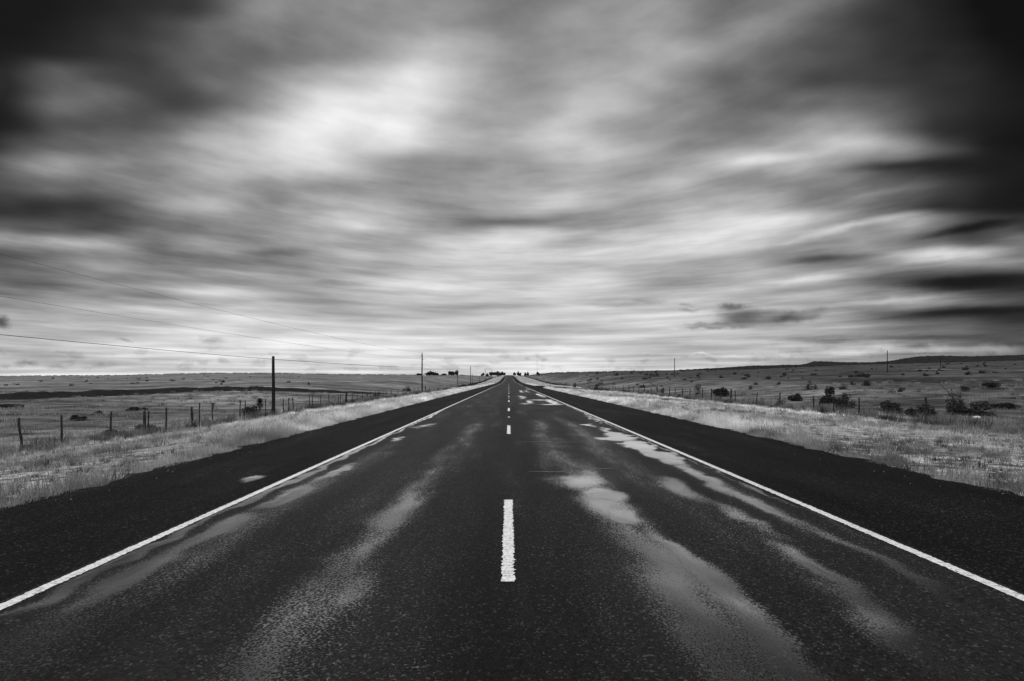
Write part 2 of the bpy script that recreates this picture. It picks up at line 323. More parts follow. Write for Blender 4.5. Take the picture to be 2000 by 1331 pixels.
def paint():
    m, t, b, o = mat('road_paint'); c = coords(t)
    n = t.noise(c, 40, 5, .65); v = t.noise(t.vec('MULTIPLY', c, (.35, 4, 1)), 9.0, 2, .5)
    worn = t.math('MULTIPLY', t.rng(n, .33, .46), t.rng(t.math('ABSOLUTE', t.math('SUBTRACT', v, .5)), .004, .018))
    t.put(b.inputs['Base Color'], grey(t, t.mix(worn, .05, t.rng(n, .3, .7, .32, .46)))); b.inputs['Roughness'].default_value = .6
    bump(t, b, n, .4, .004); return m
M_paint = paint()
def ground():
    m, t, b, o = mat('dry_pasture'); c = coords(t); x, y, z = t.sep(c)
    big = t.noise(c, .03, 6, .65); mid = t.noise(t.vec('MULTIPLY', c, (.45, 1, 1)), .35, 5, .65); fin = t.noise(c, 6.0, 5, .7)
    wv = t.math('ADD', x, t.math('MULTIPLY', t.math('SUBTRACT', mid, .5), 7.0))
    verge = t.math('MULTIPLY', t.rng(wv, -25, -17), t.rng(wv, 22, 29, 1, 0))
    past = t.math('MULTIPLY', t.rng(big, .36, .64, .062, .155), t.rng(mid, .34, .66, .40, 1.4)); past = t.math('MULTIPLY', past, t.math('MULTIPLY', t.rng(x, 18, 80, 1.0, .40), t.rng(t.math('ADD', y, t.math('MULTIPLY', t.math('ABSOLUTE', x), .3)), 1000, 1500, 1.0, .4)))  # darker to the right: dark vegetation, plus vignette painted into the colour
    lump = t.noise(t.vec('MULTIPLY', c, (.6, 1, 1)), 2.2, 4, .65); vg = t.math('MULTIPLY', t.math('MULTIPLY', t.rng(mid, .35, .68, .15, .33), t.rng(fin, .3, .7, .6, 1.3)), t.rng(lump, .38, .55, .22, 1.15))
    scr = t.rng(t.voro(t.vec('MULTIPLY', c, (.6, 1, 1)), .16), .10, .24, .35, 1.0)
    tot = t.mix(verge, t.math('MULTIPLY', past, scr), vg)
    tot = t.math('MULTIPLY', tot, t.rng(fin, .25, .75, .75, 1.2))
    t.put(b.inputs['Base Color'], grey(t, tot)); b.inputs['Roughness'].default_value = 1.0; b.inputs['Specular IOR Level'].default_value = 0.0
    bump(t, b, t.math('ADD', fin, mid), .8, .12); return m
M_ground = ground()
def blade():
    m, t, b, o = mat('dry_grass'); a = t.new('ShaderNodeAttribute', attribute_name='tone').outputs['Fac']
    df = t.new('ShaderNodeBsdfDiffuse'); tr = t.new('ShaderNodeBsdfTranslucent'); mx = t.new('ShaderNodeMixShader')
    cg = grey(t, a); t.put(df.inputs[0], cg); t.put(tr.inputs[0], cg); mx.inputs[0].default_value = .42
    t.put(mx.inputs[1], df.outputs[0]); t.put(mx.inputs[2], tr.outputs[0]); t.put(o.inputs[0], mx.outputs[0]); return m
M_grass = blade()
M_leaf = simple('dark_scrub_leaves', .006, .024, 3.0, .8, .2)
M_yucca = simple('yucca_leaves', .012, .03, 4.0, .6, .2)
M_bark = simple('grey_bark', .03, .08, 12, .95, .8, .01, (1, 1, .2))
M_pole = simple('creosote_pole', .004, .012, 9, .85, .7, .01, (1, 1, .08))
M_post = simple('weathered_post', .006, .022, 20, .95, .8, .008, (1, 1, .15))
M_wire = simple('dull_wire', .02, .04, 30, .6, .1); M_cable = simple('black_cable', .008, .014, 30, .6, .1)
M_soil = simple('dark_soil', .003, .008, 1.2, 1.0, .9, .1)
M_tar = simple('crack_sealant', .008, .014, 8, .35, .3, .003)
M_metal = simple('galvanised_steel', .25, .40, 8, .5, .2, .002); M_sign = simple('rusty_sheet', .015, .04, 6, .7, .3, .003)
M_wall = simple('whitewash', .55, .75, 2, .8, .2, .01); M_roof = simple('sheet_roof', .18, .30, 3, .6, .2, .01); M_glass = simple('dark_pane', .01, .02, 2, .2, .0)
M_pale = simple('bare_caliche', .10, .22, 1.5, 1, .5, .05); M_rock = simple('pale_rock', .35, .6, 9, .9, .8, .02); M_refl = simple('marker_plastic', .5, .65, 9, .4, .1, .002)

# ------------------------------------------------------------------ setting: ground, road, shoulders, markings
def geo(a, b, g):
    r = [a]; s = (g - 1) * a
    while r[-1] < b: r.append(r[-1] * g)
    return np.array(r)
xs_r = np.concatenate([np.arange(7.3, 34, .9), geo(34, 9500, 1.022)]); xs_l = np.concatenate([np.arange(6.5, 34, .9), geo(34, 9500, 1.022)])
xs = np.concatenate([-xs_l[::-1], np.linspace(-6, 6.8, 9), xs_r])
ys = np.concatenate([np.arange(-60, 60, 1.5), geo(60, 11000, 1.020)])
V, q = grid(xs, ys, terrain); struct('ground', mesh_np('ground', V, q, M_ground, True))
yr = np.concatenate([np.arange(-25, 60, 1.0), geo(60, 2300, 1.02)])
yf = np.concatenate([np.arange(-25, 2, .5), np.arange(2, 12, .05), np.arange(12, 30, .1), np.arange(30, 60, .25), np.arange(60, 130, .8), geo(130, 2300, 1.02)])
V, q = grid(np.linspace(-3.70, 3.90, 153), yf, roadz); struct('road', mesh_np('road', V, q, M_lane, True, water(V[:, 0], V[:, 1], PUD, TRK)))
rag = lambda y, s: .10 * np.sin(y * 1.7 + s) + .08 * np.sin(y * 4.3 + 2 * s) + .05 * np.sin(y * 9.1)
def shoulder(inner, outer, sgn):
    ysd = np.concatenate([np.arange(-25, 30, .1), np.arange(30, 60, .25), geo(60, 2300, 1.02)])
    V, q = grid(np.linspace(0, 1, 40), ysd, lambda u, y: u * 0)
    u, y = V[:, 0].copy(), V[:, 1]; X = inner + u * (outer + sgn * rag(y, 1.0 if sgn > 0 else 2.0) - inner)
    V[:, 0] = X; V[:, 2] = roadz(inner, y) - .004 - np.abs(X - inner) * .008
    if sgn < 0: q = q[:, ::-1]
    return mesh_np('road_shoulder', V, q, M_shoul, True, water(X, y, PUD_S, []))
struct('road_shoulder', shoulder(-3.70, SL, -1)); struct('road_shoulder', shoulder(3.90, SR, 1))
def strip(x0, w, y0, y1, step, seed, lift=.004, jit=.0045):
    yy = np.concatenate([np.arange(y0, min(y1, 40), step), geo(max(40, y0 + step), y1, 1.02)]) if y1 > 40 and y0 < 40 else (np.arange(y0, y1 + step / 2, step) if y1 <= 60 else np.linspace(y0, y1, 12))
    r = np.random.default_rng(seed); n = len(yy); fade = np.where(yy < 40, 1, 0)
    l = x0 - w / 2 + r.normal(0, jit, n) * fade; rr = x0 + w / 2 + r.normal(0, jit, n) * fade
    V = np.concatenate([np.stack([l, yy, roadz(l, yy) + lift], -1), np.stack([(l + rr) / 2, yy, roadz((l + rr) / 2, yy) + lift], -1), np.stack([rr, yy, roadz(rr, yy) + lift], -1)])
    i = np.arange(n - 1); q = np.vstack([np.stack([i, n + i, n + i + 1, i + 1], -1), np.stack([n + i, 2 * n + i, 2 * n + i + 1, n + i + 1], -1)])
    return V, q
V, q = strip(-3.60, .10, -20, 2200, .03, 1); struct('road_edge_line', mesh_np('road_edge_line', V, q, M_paint))
V, q = strip(3.80, .105, -20, 136, .03, 2); struct('road_edge_line', mesh_np('road_edge_line', V, q, M_paint))
V, q = strip(3.80, .105, 158, 2200, .03, 3); struct('road_edge_line', mesh_np('road_edge_line', V, q, M_paint))
for k in range(24):
    y0 = 4.46 + k * 12.19
    V, q = strip(-.005, .105, y0, y0 + 3.05, .02 if y0 < 40 else .5, 10 + k, .004, .007)
    struct('road_centre_dash', mesh_np('road_centre_dash', V, q, M_paint))
for k in range(10):
    y0 = 24.1 - 12.19 * 0 + k * 24.38
    b = MB(); w, l, h_ = .1, .1, .018; z0 = float(roadz(0, y0)) + .003
    v = [[-w/2, -l/2, 0], [w/2, -l/2, 0], [w/2, l/2, 0], [-w/2, l/2, 0], [-w*.38, -l*.2, h_], [w*.38, -l*.2, h_], [w*.38, l*.2, h_], [-w*.38, l*.2, h_]]
    b.add(np.array(v) + [0, y0, z0], [[0, 3, 2, 1], [4, 5, 6, 7], [0, 1, 5, 4], [1, 2, 6, 5], [2, 3, 7, 6], [3, 0, 4, 7]])
    struct('road_marker_stud', b.mesh('road_marker_stud', M_refl))
for (x0, x1, yc) in [(.3, 1.75, 14.65), (.32, 1.05, 9.85), (1.2, 2.0, 10.3), (-2.2, -.6, 26)]:
    n = 40; x = np.linspace(x0, x1, n); yy = yc + np.cumsum(rng.normal(0, .008, n)); wd = .016 * np.sin(np.linspace(.15, np.pi - .15, n)) * (.6 + .8 * rng.random(n))
    V = np.vstack([np.stack([x, yy - wd, roadz(x, yy) + .003], -1), np.stack([x, yy + wd, roadz(x, yy) + .003], -1)]); i = np.arange(n - 1)
    struct('road_crack', mesh_np('road_crack', V, np.stack([i, i + 1, n + i + 1, n + i], -1), M_tar))
# side road leaving on the right
uu = np.linspace(0, 1, 25); n = len(uu); xx = 7.0 + uu * 19
lo = 136 - 14 * (1 - uu) ** 3 + .15 * np.sin(uu * 40); hi = 150 + 9 * (1 - uu) ** 3
V = []; 
for k in range(6): yk = lo + (hi - lo) * k / 5; V.append(np.stack([xx, yk, terrain(xx, yk) + .16], -1))
V = np.vstack(V); i = np.arange(n - 1)
struct('side_road', mesh_np('side_road', V, np.vstack([np.stack([k * n + i, k * n + i + 1, (k + 1) * n + i + 1, (k + 1) * n + i], -1) for k in range(5)]), M_shoul, True))
# dark eroded bank in the left pasture
bp = np.array([(-100, 62), (-80, 70), (-67, 76), (-62, 90), (-56, 104), (-47, 106), (-38, 110), (-31, 114), (-26, 122)], float)
tt = np.linspace(0, len(bp) - 1, 160); bx = np.interp(tt, range(len(bp)), bp[:, 0]); by = np.interp(tt, range(len(bp)), bp[:, 1])
ker = np.ones(15) / 15; bx = np.convolve(np.pad(bx, 7, mode='edge'), ker, 'valid'); by = np.convolve(np.pad(by, 7, mode='edge'), ker, 'valid')
tn = np.stack([np.gradient(bx), np.gradient(by)], -1); tn /= np.linalg.norm(tn, axis=1)[:, None]; nm = np.stack([-tn[:, 1], tn[:, 0]], -1)
taper = np.interp(tt, [0, 1, 5, 8], [1, 1, .8, .15]); bh = (.88 + .12 * np.sin(tt * 9) + .06 * rng.normal(size=160)) * taper
prof = [(-2.6, -.05), (-1.6, .10), (-.5, .75), (.2, 1.0), (1.6, .95), (5.0, .35), (8.0, -.1)]
V = [];
for (o_, hh) in prof:
    X = bx + nm[:, 0] * o_; Yy = by + nm[:, 1] * o_; V.append(np.stack([X, Yy, terrain(X, Yy) + hh * bh * (1 + .15 * rng.normal(size=160) * (0 < hh < .9))], -1))
n = 160; i = np.arange(n - 1)
struct('earth_bank', mesh_np('earth_bank', np.vstack(V), np.vstack([np.stack([k * n + i, k * n + i + 1, (k + 1) * n + i + 1, (k + 1) * n + i], -1) for k in range(len(prof) - 1)]), M_soil, True))
def patch(name, x0, x1, y0, y1, m, lift=.05):
    V, q = grid(np.linspace(-1, 1, 24), np.linspace(-1, 1, 14), lambda a, b: a * 0)
    r = np.hypot(V[:, 0], V[:, 1]); s = 1 / np.maximum(1, np.maximum(np.abs(V[:, 0]), np.abs(V[:, 1])) ** 0); u, w = V[:, 0].copy(), V[:, 1].copy()
    ex = u * np.sqrt(1 - w * w / 2); ey = w * np.sqrt(1 - u * u / 2); an = np.arctan2(ey, ex); k = 1 + .12 * np.sin(3 * an + 1) + .08 * np.sin(7 * an)
    V[:, 0] = (x0 + x1) / 2 + ex * k * (x1 - x0) / 2; V[:, 1] = (y0 + y1) / 2 + ey * k * (y1 - y0) / 2
    V[:, 2] = terrain(V[:, 0], V[:, 1]) + lift
    struct(name, mesh_np(name, V, q, m, True))
patch('bare_earth', 170, 178.5, 224, 242, M_pale, .25)

# ------------------------------------------------------------------ grass
def blades(x, y, h, w, tone, lean=.35, z=None):
    n = len(x); z = terrain(x, y) - .02 if z is None else z
    an = rng.random(n) * 2 * np.pi; ln = h * lean * np.abs(rng.normal(.6, .6, n)); la = rng.random(n) * 2 * np.pi
    ux, uy = np.cos(an) * w / 2, np.sin(an) * w / 2; lx, ly = np.cos(la) * ln, np.sin(la) * ln
    V = np.empty((n, 5, 3)); 
    for k, (sg, hh, bl) in enumerate([(-1, 0, 0), (1, 0, 0), (.75, .55, .3), (-.75, .55, .3), (0, 1, 1)]):
        V[:, k, 0] = x + sg * ux + lx * bl; V[:, k, 1] = y + sg * uy + ly * bl; V[:, k, 2] = z + hh * h
    return V.reshape(-1, 3), np.repeat(tone, 5)
def blade_faces(n):
    i = np.arange(n)[:, None] * 5; return [i + np.array([[0, 1, 2, 3]]), i + np.array([[3, 2, 4]])]
GV, GT = [], []
def sow(side, y0, y1, dens, hs, ws, tlo, thi, o0=0.0, o1=1.0, pw=1.0):
    inn, out = (SL, XFL - 3) if side < 0 else (SR, XFR + 3)
    a = inn + (out - inn) * o0; b_ = inn + (out - inn) * o1
    n = int(abs(b_ - a) * (y1 - y0) * dens); u = rng.random(n) ** pw; x = a + (b_ - a) * u; y = y0 + (y1 - y0) * rng.random(n)
    keep = np.abs(x) < 1.02 * np.abs(y) + 2.0
    if side > 0: keep &= ~((y > 121) & (y < 161) & (x < 27))
    x, y = x[keep], y[keep]
    cl = vnoise(x * .7, y, .42, 1) * .55 + vnoise(x * .6, y, 1.25, 2) * .45; cl = sst(.28, .72, cl); k2 = rng.random(len(x)) < .12 + 1.1 * cl; x, y, cl = x[k2], y[k2], cl[k2]
    h = hs * (.28 + 1.25 * cl) * rng.uniform(.6, 1.25, len(x)); pt = vnoise(x, y, 3.1, 5) * .5 + vnoise(x, y, .8, 6) * .5
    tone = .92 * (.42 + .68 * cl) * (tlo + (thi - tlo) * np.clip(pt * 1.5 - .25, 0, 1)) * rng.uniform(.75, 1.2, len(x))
    v, t = blades(x, y, h, ws * rng.uniform(.7, 1.3, len(x)), tone); GV.append(v); GT.append(t)
def fringe(side, y0, y1, dens, hs, ws, tlo, thi, width=1.5):
    n = int((y1 - y0) * dens); y = y0 + (y1 - y0) * rng.random(n); e = SL if side < 0 else SR
    off = np.abs(rng.normal(0, width * .55, n)) - .12; x = e + side * off
    keep = np.abs(x) < 1.02 * np.abs(y) + 2
    if side > 0: keep &= ~((y > 121) & (y < 161))
    x, y, off = x[keep], y[keep], off[keep]
    cl = vnoise(x, y, .45, 3) * .5 + vnoise(x, y, 1.9, 4) * .5; cl = sst(.15, .8, cl); k2 = rng.random(len(x)) < .15 + 1.5 * cl; x, y, cl, off = x[k2], y[k2], cl[k2], off[k2]
    h = hs * (.4 + 1.1 * cl) * rng.uniform(.6, 1.25, len(x)) * np.clip(.55 + off * .8, .4, 1.05)
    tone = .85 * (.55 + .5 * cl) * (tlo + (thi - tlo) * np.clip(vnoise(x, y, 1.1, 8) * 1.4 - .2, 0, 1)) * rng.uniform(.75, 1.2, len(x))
    v, t = blades(x, y, h, ws * rng.uniform(.7, 1.3, len(x)), tone, .45); GV.append(v); GT.append(t)
def tussocks(side, y0, y1, dens, per, rad, hs, ws, tlo, thi):
    inn, out = (SL, XFL - 2) if side < 0 else (SR, XFR + 2); n = int(abs(out - inn) * (y1 - y0) * dens)
    x = inn + (out - inn) * rng.random(n); y = y0 + (y1 - y0) * rng.random(n); keep = np.abs(x) < 1.02 * np.abs(y) + 2.0
    if side > 0: keep &= ~((y > 121) & (y < 161))
    cl = vnoise(x, y, 2.3, 21) * .6 + vnoise(x, y, .7, 22) * .4; keep &= rng.random(n) < sst(.22, .62, cl) + .06; x, y, cl = x[keep], y[keep], cl[keep]; n = len(x)
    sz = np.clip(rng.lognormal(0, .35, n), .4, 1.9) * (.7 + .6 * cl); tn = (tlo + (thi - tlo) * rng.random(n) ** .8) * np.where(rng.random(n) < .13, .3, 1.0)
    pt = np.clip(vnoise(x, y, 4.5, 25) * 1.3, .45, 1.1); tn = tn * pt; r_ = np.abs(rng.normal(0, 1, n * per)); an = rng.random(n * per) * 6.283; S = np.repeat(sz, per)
    ox, oy = r_ * np.cos(an) * rad * S * 1.4, r_ * np.sin(an) * rad * S; h = hs * S * rng.uniform(.45, 1.2, n * per) * np.exp(-.25 * r_ ** 2)
    X, Yb = np.repeat(x, per) + ox, np.repeat(y, per) + oy; ok = np.where(side < 0, X < SL - .05, X > SR + .05)
    X, Yb, h, ox, oy = X[ok], Yb[ok], h[ok], ox[ok], oy[ok]; T_ = (np.repeat(tn, per) * rng.uniform(.65, 1.25, n * per))[ok]
    v, t = blades(X, Yb, h, ws * rng.uniform(.7, 1.4, len(X)), T_, .8); GV.append(v); GT.append(t)
for s in (-1, 1):  # nearer bands get darker tones: a vignette painted into the blade colour
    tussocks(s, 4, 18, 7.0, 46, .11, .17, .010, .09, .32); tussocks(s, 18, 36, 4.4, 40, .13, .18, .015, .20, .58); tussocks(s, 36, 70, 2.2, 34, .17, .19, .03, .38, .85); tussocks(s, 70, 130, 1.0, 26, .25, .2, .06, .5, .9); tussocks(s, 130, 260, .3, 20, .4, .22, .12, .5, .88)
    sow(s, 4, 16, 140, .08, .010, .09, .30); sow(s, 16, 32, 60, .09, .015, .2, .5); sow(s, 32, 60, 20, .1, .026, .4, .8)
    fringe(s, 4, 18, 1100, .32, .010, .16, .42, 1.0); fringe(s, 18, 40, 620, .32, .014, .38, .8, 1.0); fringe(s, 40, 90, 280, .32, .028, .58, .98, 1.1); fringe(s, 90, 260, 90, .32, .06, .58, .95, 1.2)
V = np.vstack(GV); T = np.concatenate(GT); print('verge blades', len(V) // 5)
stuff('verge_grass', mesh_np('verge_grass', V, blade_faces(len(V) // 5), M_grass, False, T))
# rank grass along the fences and tufts in the pastures
GV, GT = [], []
def tufts(cx, cy, per, rad, hs, ws, tlo, thi):
    n = len(cx); x = np.repeat(cx, per) + rng.normal(0, 1, n * per) * np.repeat(rad, per); y = np.repeat(cy, per) + rng.normal(0, 1, n * per) * np.repeat(rad, per)
    h = np.repeat(hs, per) * rng.uniform(.4, 1.2, n * per); tn = np.repeat(rng.uniform(tlo, thi, n), per) * rng.uniform(.7, 1.25, n * per)
    v, t = blades(x, y, h, np.repeat(ws, per) * rng.uniform(.7, 1.3, n * per), tn, .6); GV.append(v); GT.append(t)
for (xf_, s) in ((XFL, -1), (XFR, 1)):
    n = 420; cy = 18 + 170 * rng.random(n) ** 1.7; cx = xf_ + rng.normal(0, .7, n); d_ = np.hypot(cx, cy)
    tufts(cx, cy, 60, .22 + .0 * cy, rng.uniform(.3, .75, n), .006 + d_ * .00035, .015, .20)
    n = 900; cy = 20 + 90 * rng.random(n) ** 1.5; cx = xf_ + s * rng.random(n) * cy * .75; d_ = np.hypot(cx, cy)
    tufts(cx, cy, 34, .25 + .0 * cy, rng.uniform(.15, .45, n), .006 + d_ * .0004, .06, .22)
V = np.vstack(GV); T = np.concatenate(GT)
stuff('pasture_grass', mesh_np('pasture_grass', V, blade_faces(len(V) // 5), M_grass, False, T))

# ------------------------------------------------------------------ fences
def at_fence(xpx, xf): return abs(xf) * F / abs(xpx - CX)
def ztop(ypx, y): return CH - (ypx - HY) * y / F
def post_mb(w, h, lean, crook, seed):
    r = np.random.default_rng(seed); n = 7; z = np.linspace(-.25, h, n)
    pts = np.stack([lean[0] * z + crook * np.sin(z * 4.2 + seed), lean[1] * z + crook * .5 * np.cos(z * 3.1 + seed), z], -1)
    b = MB(); b.tube(pts, w / 2 * (1.08 - .16 * np.linspace(0, 1, n)) * (1 + .08 * r.normal(size=n)), 7); return b
def fence(name, label, xf, posts, far_from, far_to, nmax, seed0):
    root = empty(name, (0, 0, 0), label, 'fence'); pl = []
    for k, (xp, yp, w) in enumerate(posts):
        y = at_fence(xp, xf); z0 = tz(xf, y); h = min(max(ztop(yp, y) - z0, .8), 1.55); pl.append((y, h, w))
    y = far_from
    while y < far_to and len(pl) < nmax: pl.append((y, random.uniform(1.0, 1.35), random.choice([.06, .07, .08, .12]))); y += random.uniform(3.5, 5.5) * (1 + max(0, y - 120) / 150)
    pl.sort()
    for k, (y, h, w) in enumerate(pl):
        ln = (random.uniform(-.05, .05), random.uniform(-.05, .05)); ck = .035 if k == 0 else random.choice([0, .008, .02])
        o = post_mb(max(w, .08) * (.95 if xf < 0 else 1.2), h, ln, ck, seed0 + k).build('post', M_post, root, True, (xf + random.uniform(-.06, .06), y, tz(xf, y)))
    yy = np.concatenate([np.arange(12, 150, 1.0), np.arange(150, min(far_to, 420), 6.0)])
    for k, hh in enumerate((.12, .32, .52, .74, .95, 1.14)):
        b = MB(); sag = .02 * np.sin(yy * 1.05 + k); b.tube(np.stack([yy * 0 + xf + .05, yy, terrain(yy * 0 + xf, yy) + hh + sag], -1), .0038 + yy * .00008, 4, False)
        b.build('wire', M_wire, root)
    b = MB()
    for y in np.arange(13, 60, .3):
        z0 = tz(xf, y); b.tube([[xf + .05, y, z0 + .12], [xf + .05, y, z0 + .75]], .0022 + y * .00003, 3, False)
    b.build('wire_mesh', M_wire, root)
    return root
LP = [(43, 816, .10), (120, 811, .09), (218, 804, .10), (281, 803, .16), (287, 803, .07), (326, 796, .10), (378, 795, .14), (391, 786, .05), (416, 787, .05), (469, 782, .05), (477, 784, .07), (519, 779, .05), (554, 778, .08), (566, 778, .06), (573, 776, .08),
      (606, 774, .06), (611, 773, .07), (627, 774, .08), (643, 770, .09), (661, 771, .06), (666, 770, .06), (677, 762, .22), (688, 769, .07), (697, 768, .06), (707, 766, .07), (717, 767, .06), (724, 765, .06), (733, 764, .06), (739, 763, .07), (748, 764, .06), (754, 763, .06), (763, 762, .06), (766, 761, .06), (777, 760, .07), (786, 759, .07), (794, 758, .07), (800, 759, .07), (809, 754, .09), (818, 757, .07), (831.5, 750, .25), (839, 757, .08), (846, 757, .08), (858, 755, .1), (872, 753, .08), (879.5, 749, .12), (883, 750, .15)]
fence('wire_fence', 'sagging wire fence of crooked dark posts beside the thick stub pole', XFL, LP, 205, 480, 92, 100)
RP = [(1811, 776, .10), (1678, 777, .09), (1629.5, 781, .08), (1590.5, 773, .08), (1523.7, 767, .09), (1478.6, 766, .08), (1437.6, 763, .07), (1427, 759, .15), (1407, 764, .08), (1388.6, 758, .12), (1371, 759, .07), (1348, 758, .08), (1332.6, 759, .11), (1318, 758, .07), (1308, 756, .10), (1295.4, 756, .07), (1284, 751, .10), (1272, 757, .07), (1258.6, 752, .11), (1247, 756, .07), (1237, 754, .11), (1228.6, 752, .13), (1216.6, 753, .10), (1209, 755, .07), (1202, 755, .1), (1197, 754, .16), (1190, 754, .08), (1183, 754, .08), (1175, 752, .08), (1165, 751, .12), (1152, 751, .12), (1148, 750, .08), (1141, 749, .09), (1129, 748, .12), (1106, 745, .16), (1093, 744, .12)]
rf = fence('wire_fence', 'wire fence of thin leaning posts running through low scrub past the side road', XFR, RP, 262, 500, 80, 400)
b = MB()
for hh in (.55, 1.0): b.tube([[XFR, 159, tz(XFR, 159) + hh], [XFR, 172, tz(XFR, 172) + hh]], .06, 6)
b.build('rail', M_post, rf, True)

# ------------------------------------------------------------------ poles and wires
def pole(name, x, y, h, r, label, group, steel=True):
    z0 = tz(x, y); root = empty(name, (x, y, z0), label, 'utility pole', group)
    b = MB(); zz = np.linspace(-.5, h, 9); b.tube(np.stack([.012 * np.sin(zz), zz * 0, zz], -1), np.linspace(r * 1.15, r * .8, 9), 14); b.build('shaft', M_pole, root, True)
    if steel:
        b = MB(); b.tube([[0, 0, h - .02], [-.02, 0, h + .12], [-.02, 0, h + .28]], [.03, .05, .045], 8); b.build('top_insulator', M_cable, root, True)
        b = MB(); b.tube([[.1, 0, h - 1.45], [.26, 0, h - 1.42], [.27, 0, h - 1.28]], [.03, .05, .04], 8); b.build('side_insulator', M_cable, root, True)
    else:
        b = MB(); b.tube([[.0, -.1, h - .28], [.0, -.24, h - .26]], [.02, .02], 6); b.build('cable_bracket', M_metal, root, True)
    return z0
GP = 'utility poles along the left fence'
XP = -20.0
PW = [(-45, 9.3), (131, 9.1), (296, 10.1), (479, 9.6), (663, 9.6), (855, 9.8), (1035, 9.8)]
PLAB = ['', 'tall thin utility pole with insulators, nearest of the tall poles left of the road', 'second tall utility pole from the front, right of the skyline trees', 'third tall utility pole along the left fence, standing against the sky',
        'fourth tall utility pole along the left fence, small, before the trees at the crest', 'fifth tall utility pole, barely above the crest trees', 'farthest visible utility pole, among the crest trees']
PZ = []
for (y, h), lb in zip(PW, PLAB):
    PZ.append(pole('utility_pole', XP, y, h, .15, lb, GP) if lb else tz(XP, y))
TW = [(48.3, 5.0, .135, 'short thick black stub pole by the left fence carrying one cable'), (222, 5.3, .12, 'short cable pole left of the second tall utility pole'), (310, 6.2, .12, 'short cable pole just behind the second tall utility pole'),
      (386, 4.3, .12, 'low stub pole between the second and third tall utility poles'), (577, 5.6, .13, 'distant short cable pole between the third and fourth tall poles')]
TZ = []
for (y, h, r, lb) in TW: TZ.append(pole('cable_pole', XP + (.0), y, h, r, lb, 'short cable poles along the left fence', False))
def span(a, b_, sag, n=28):
    t = np.linspace(0, 1, n)[:, None]; p = np.array(a) * (1 - t) + np.array(b_) * t; p[:, 2] -= 4 * sag * (t * (1 - t))[:, 0]; return p
def wire(name, pts, r, label):
    b = MB()
    for i in range(len(pts) - 1):
        p = span(pts[i], pts[i + 1], pts[i + 1][3] if len(pts[i + 1]) > 3 else .5) if False else span(pts[i][:3], pts[i + 1][:3], pts[i + 1][3]); dist = np.maximum(p[:, 1], 10); b.tube(p, r * np.clip(dist / 45, .8, 1.3), 5, False)
    tag(b.build(name, M_cable), label, 'wire', 'overhead wires above the left fence')
top = [(XP - .02, y, z + h + .26, 1.0) for (y, h), z in zip(PW, PZ)]; low = [(XP + .27, y, z + h - 1.28, 1.0) for (y, h), z in zip(PW, PZ)]
top[0] = (XP, -45, CH + 7.08, 0); top[1] = top[1][:3] + (1.7,); low[0] = (XP + .27, -45, CH + 4.4, 0); low[1] = low[1][:3] + (1.13,)
wire('overhead_wire', top, .0075, 'highest thin overhead wire, running to the tops of the tall poles')
wire('overhead_wire', low, .007, 'middle thin overhead wire, slung below the highest one')
tel = [(XP, -28, CH + 2.99, 0)] + [(XP - .0, 48.3, TZ[0] + 4.74, .35), (XP + .2, 131, CH + 1.75, .15)] + [(XP, y, z + h - .26, .4) for (y, h, r, _), z in list(zip(TW, TZ))[1:3]]
wire('overhead_wire', tel, .016, 'lowest and thickest black cable, fixed near the top of the stub pole')
for (xp, yt, yb, Y, lb) in [(1317.5, 699.5, 745, 225, 'lone utility pole in the right pasture nearest the road'), (1733, 685, 730, 205, 'utility pole with insulators before the dark hill on the right'), (1837, 695, 722, 285, 'utility pole standing by the pale bare patch on the right slope')]:
    X = (xp - CX) * Y / F; z0 = tz(X, Y); h = CH + (HY - yt) * Y / F - z0; pole('utility_pole', X, Y, h, .14, lb, 'utility poles in the right pasture', xp > 1400)
# radio mast on the skyline
Y = 1500.; X = (1049 - CX) * Y / F; z0 = tz(X, Y); root = empty('radio_mast', (X, Y, z0), 'very thin lattice radio mast on the skyline right of the road', 'mast'); hm = CH + (HY - 692) * Y / F - z0
b = MB()
for k in range(3):
    an = k * 2.094; b.tube([[.45 * math.cos(an), .45 * math.sin(an), -1], [.45 * math.cos(an), .45 * math.sin(an), hm]], .09, 5)
for zz in np.arange(0, hm - 2, 2.2):
    for k in range(3):
        a0, a1 = k * 2.094, (k + 1) * 2.094; b.tube([[.45 * math.cos(a0), .45 * math.sin(a0), zz], [.45 * math.cos(a1), .45 * math.sin(a1), zz + 2.2]], .05, 4)
b.build('lattice', M_metal, root); b = MB(); b.tube([[0, 0, hm], [0, 0, hm + 3]], .08, 6); b.build('antenna', M_metal, root)

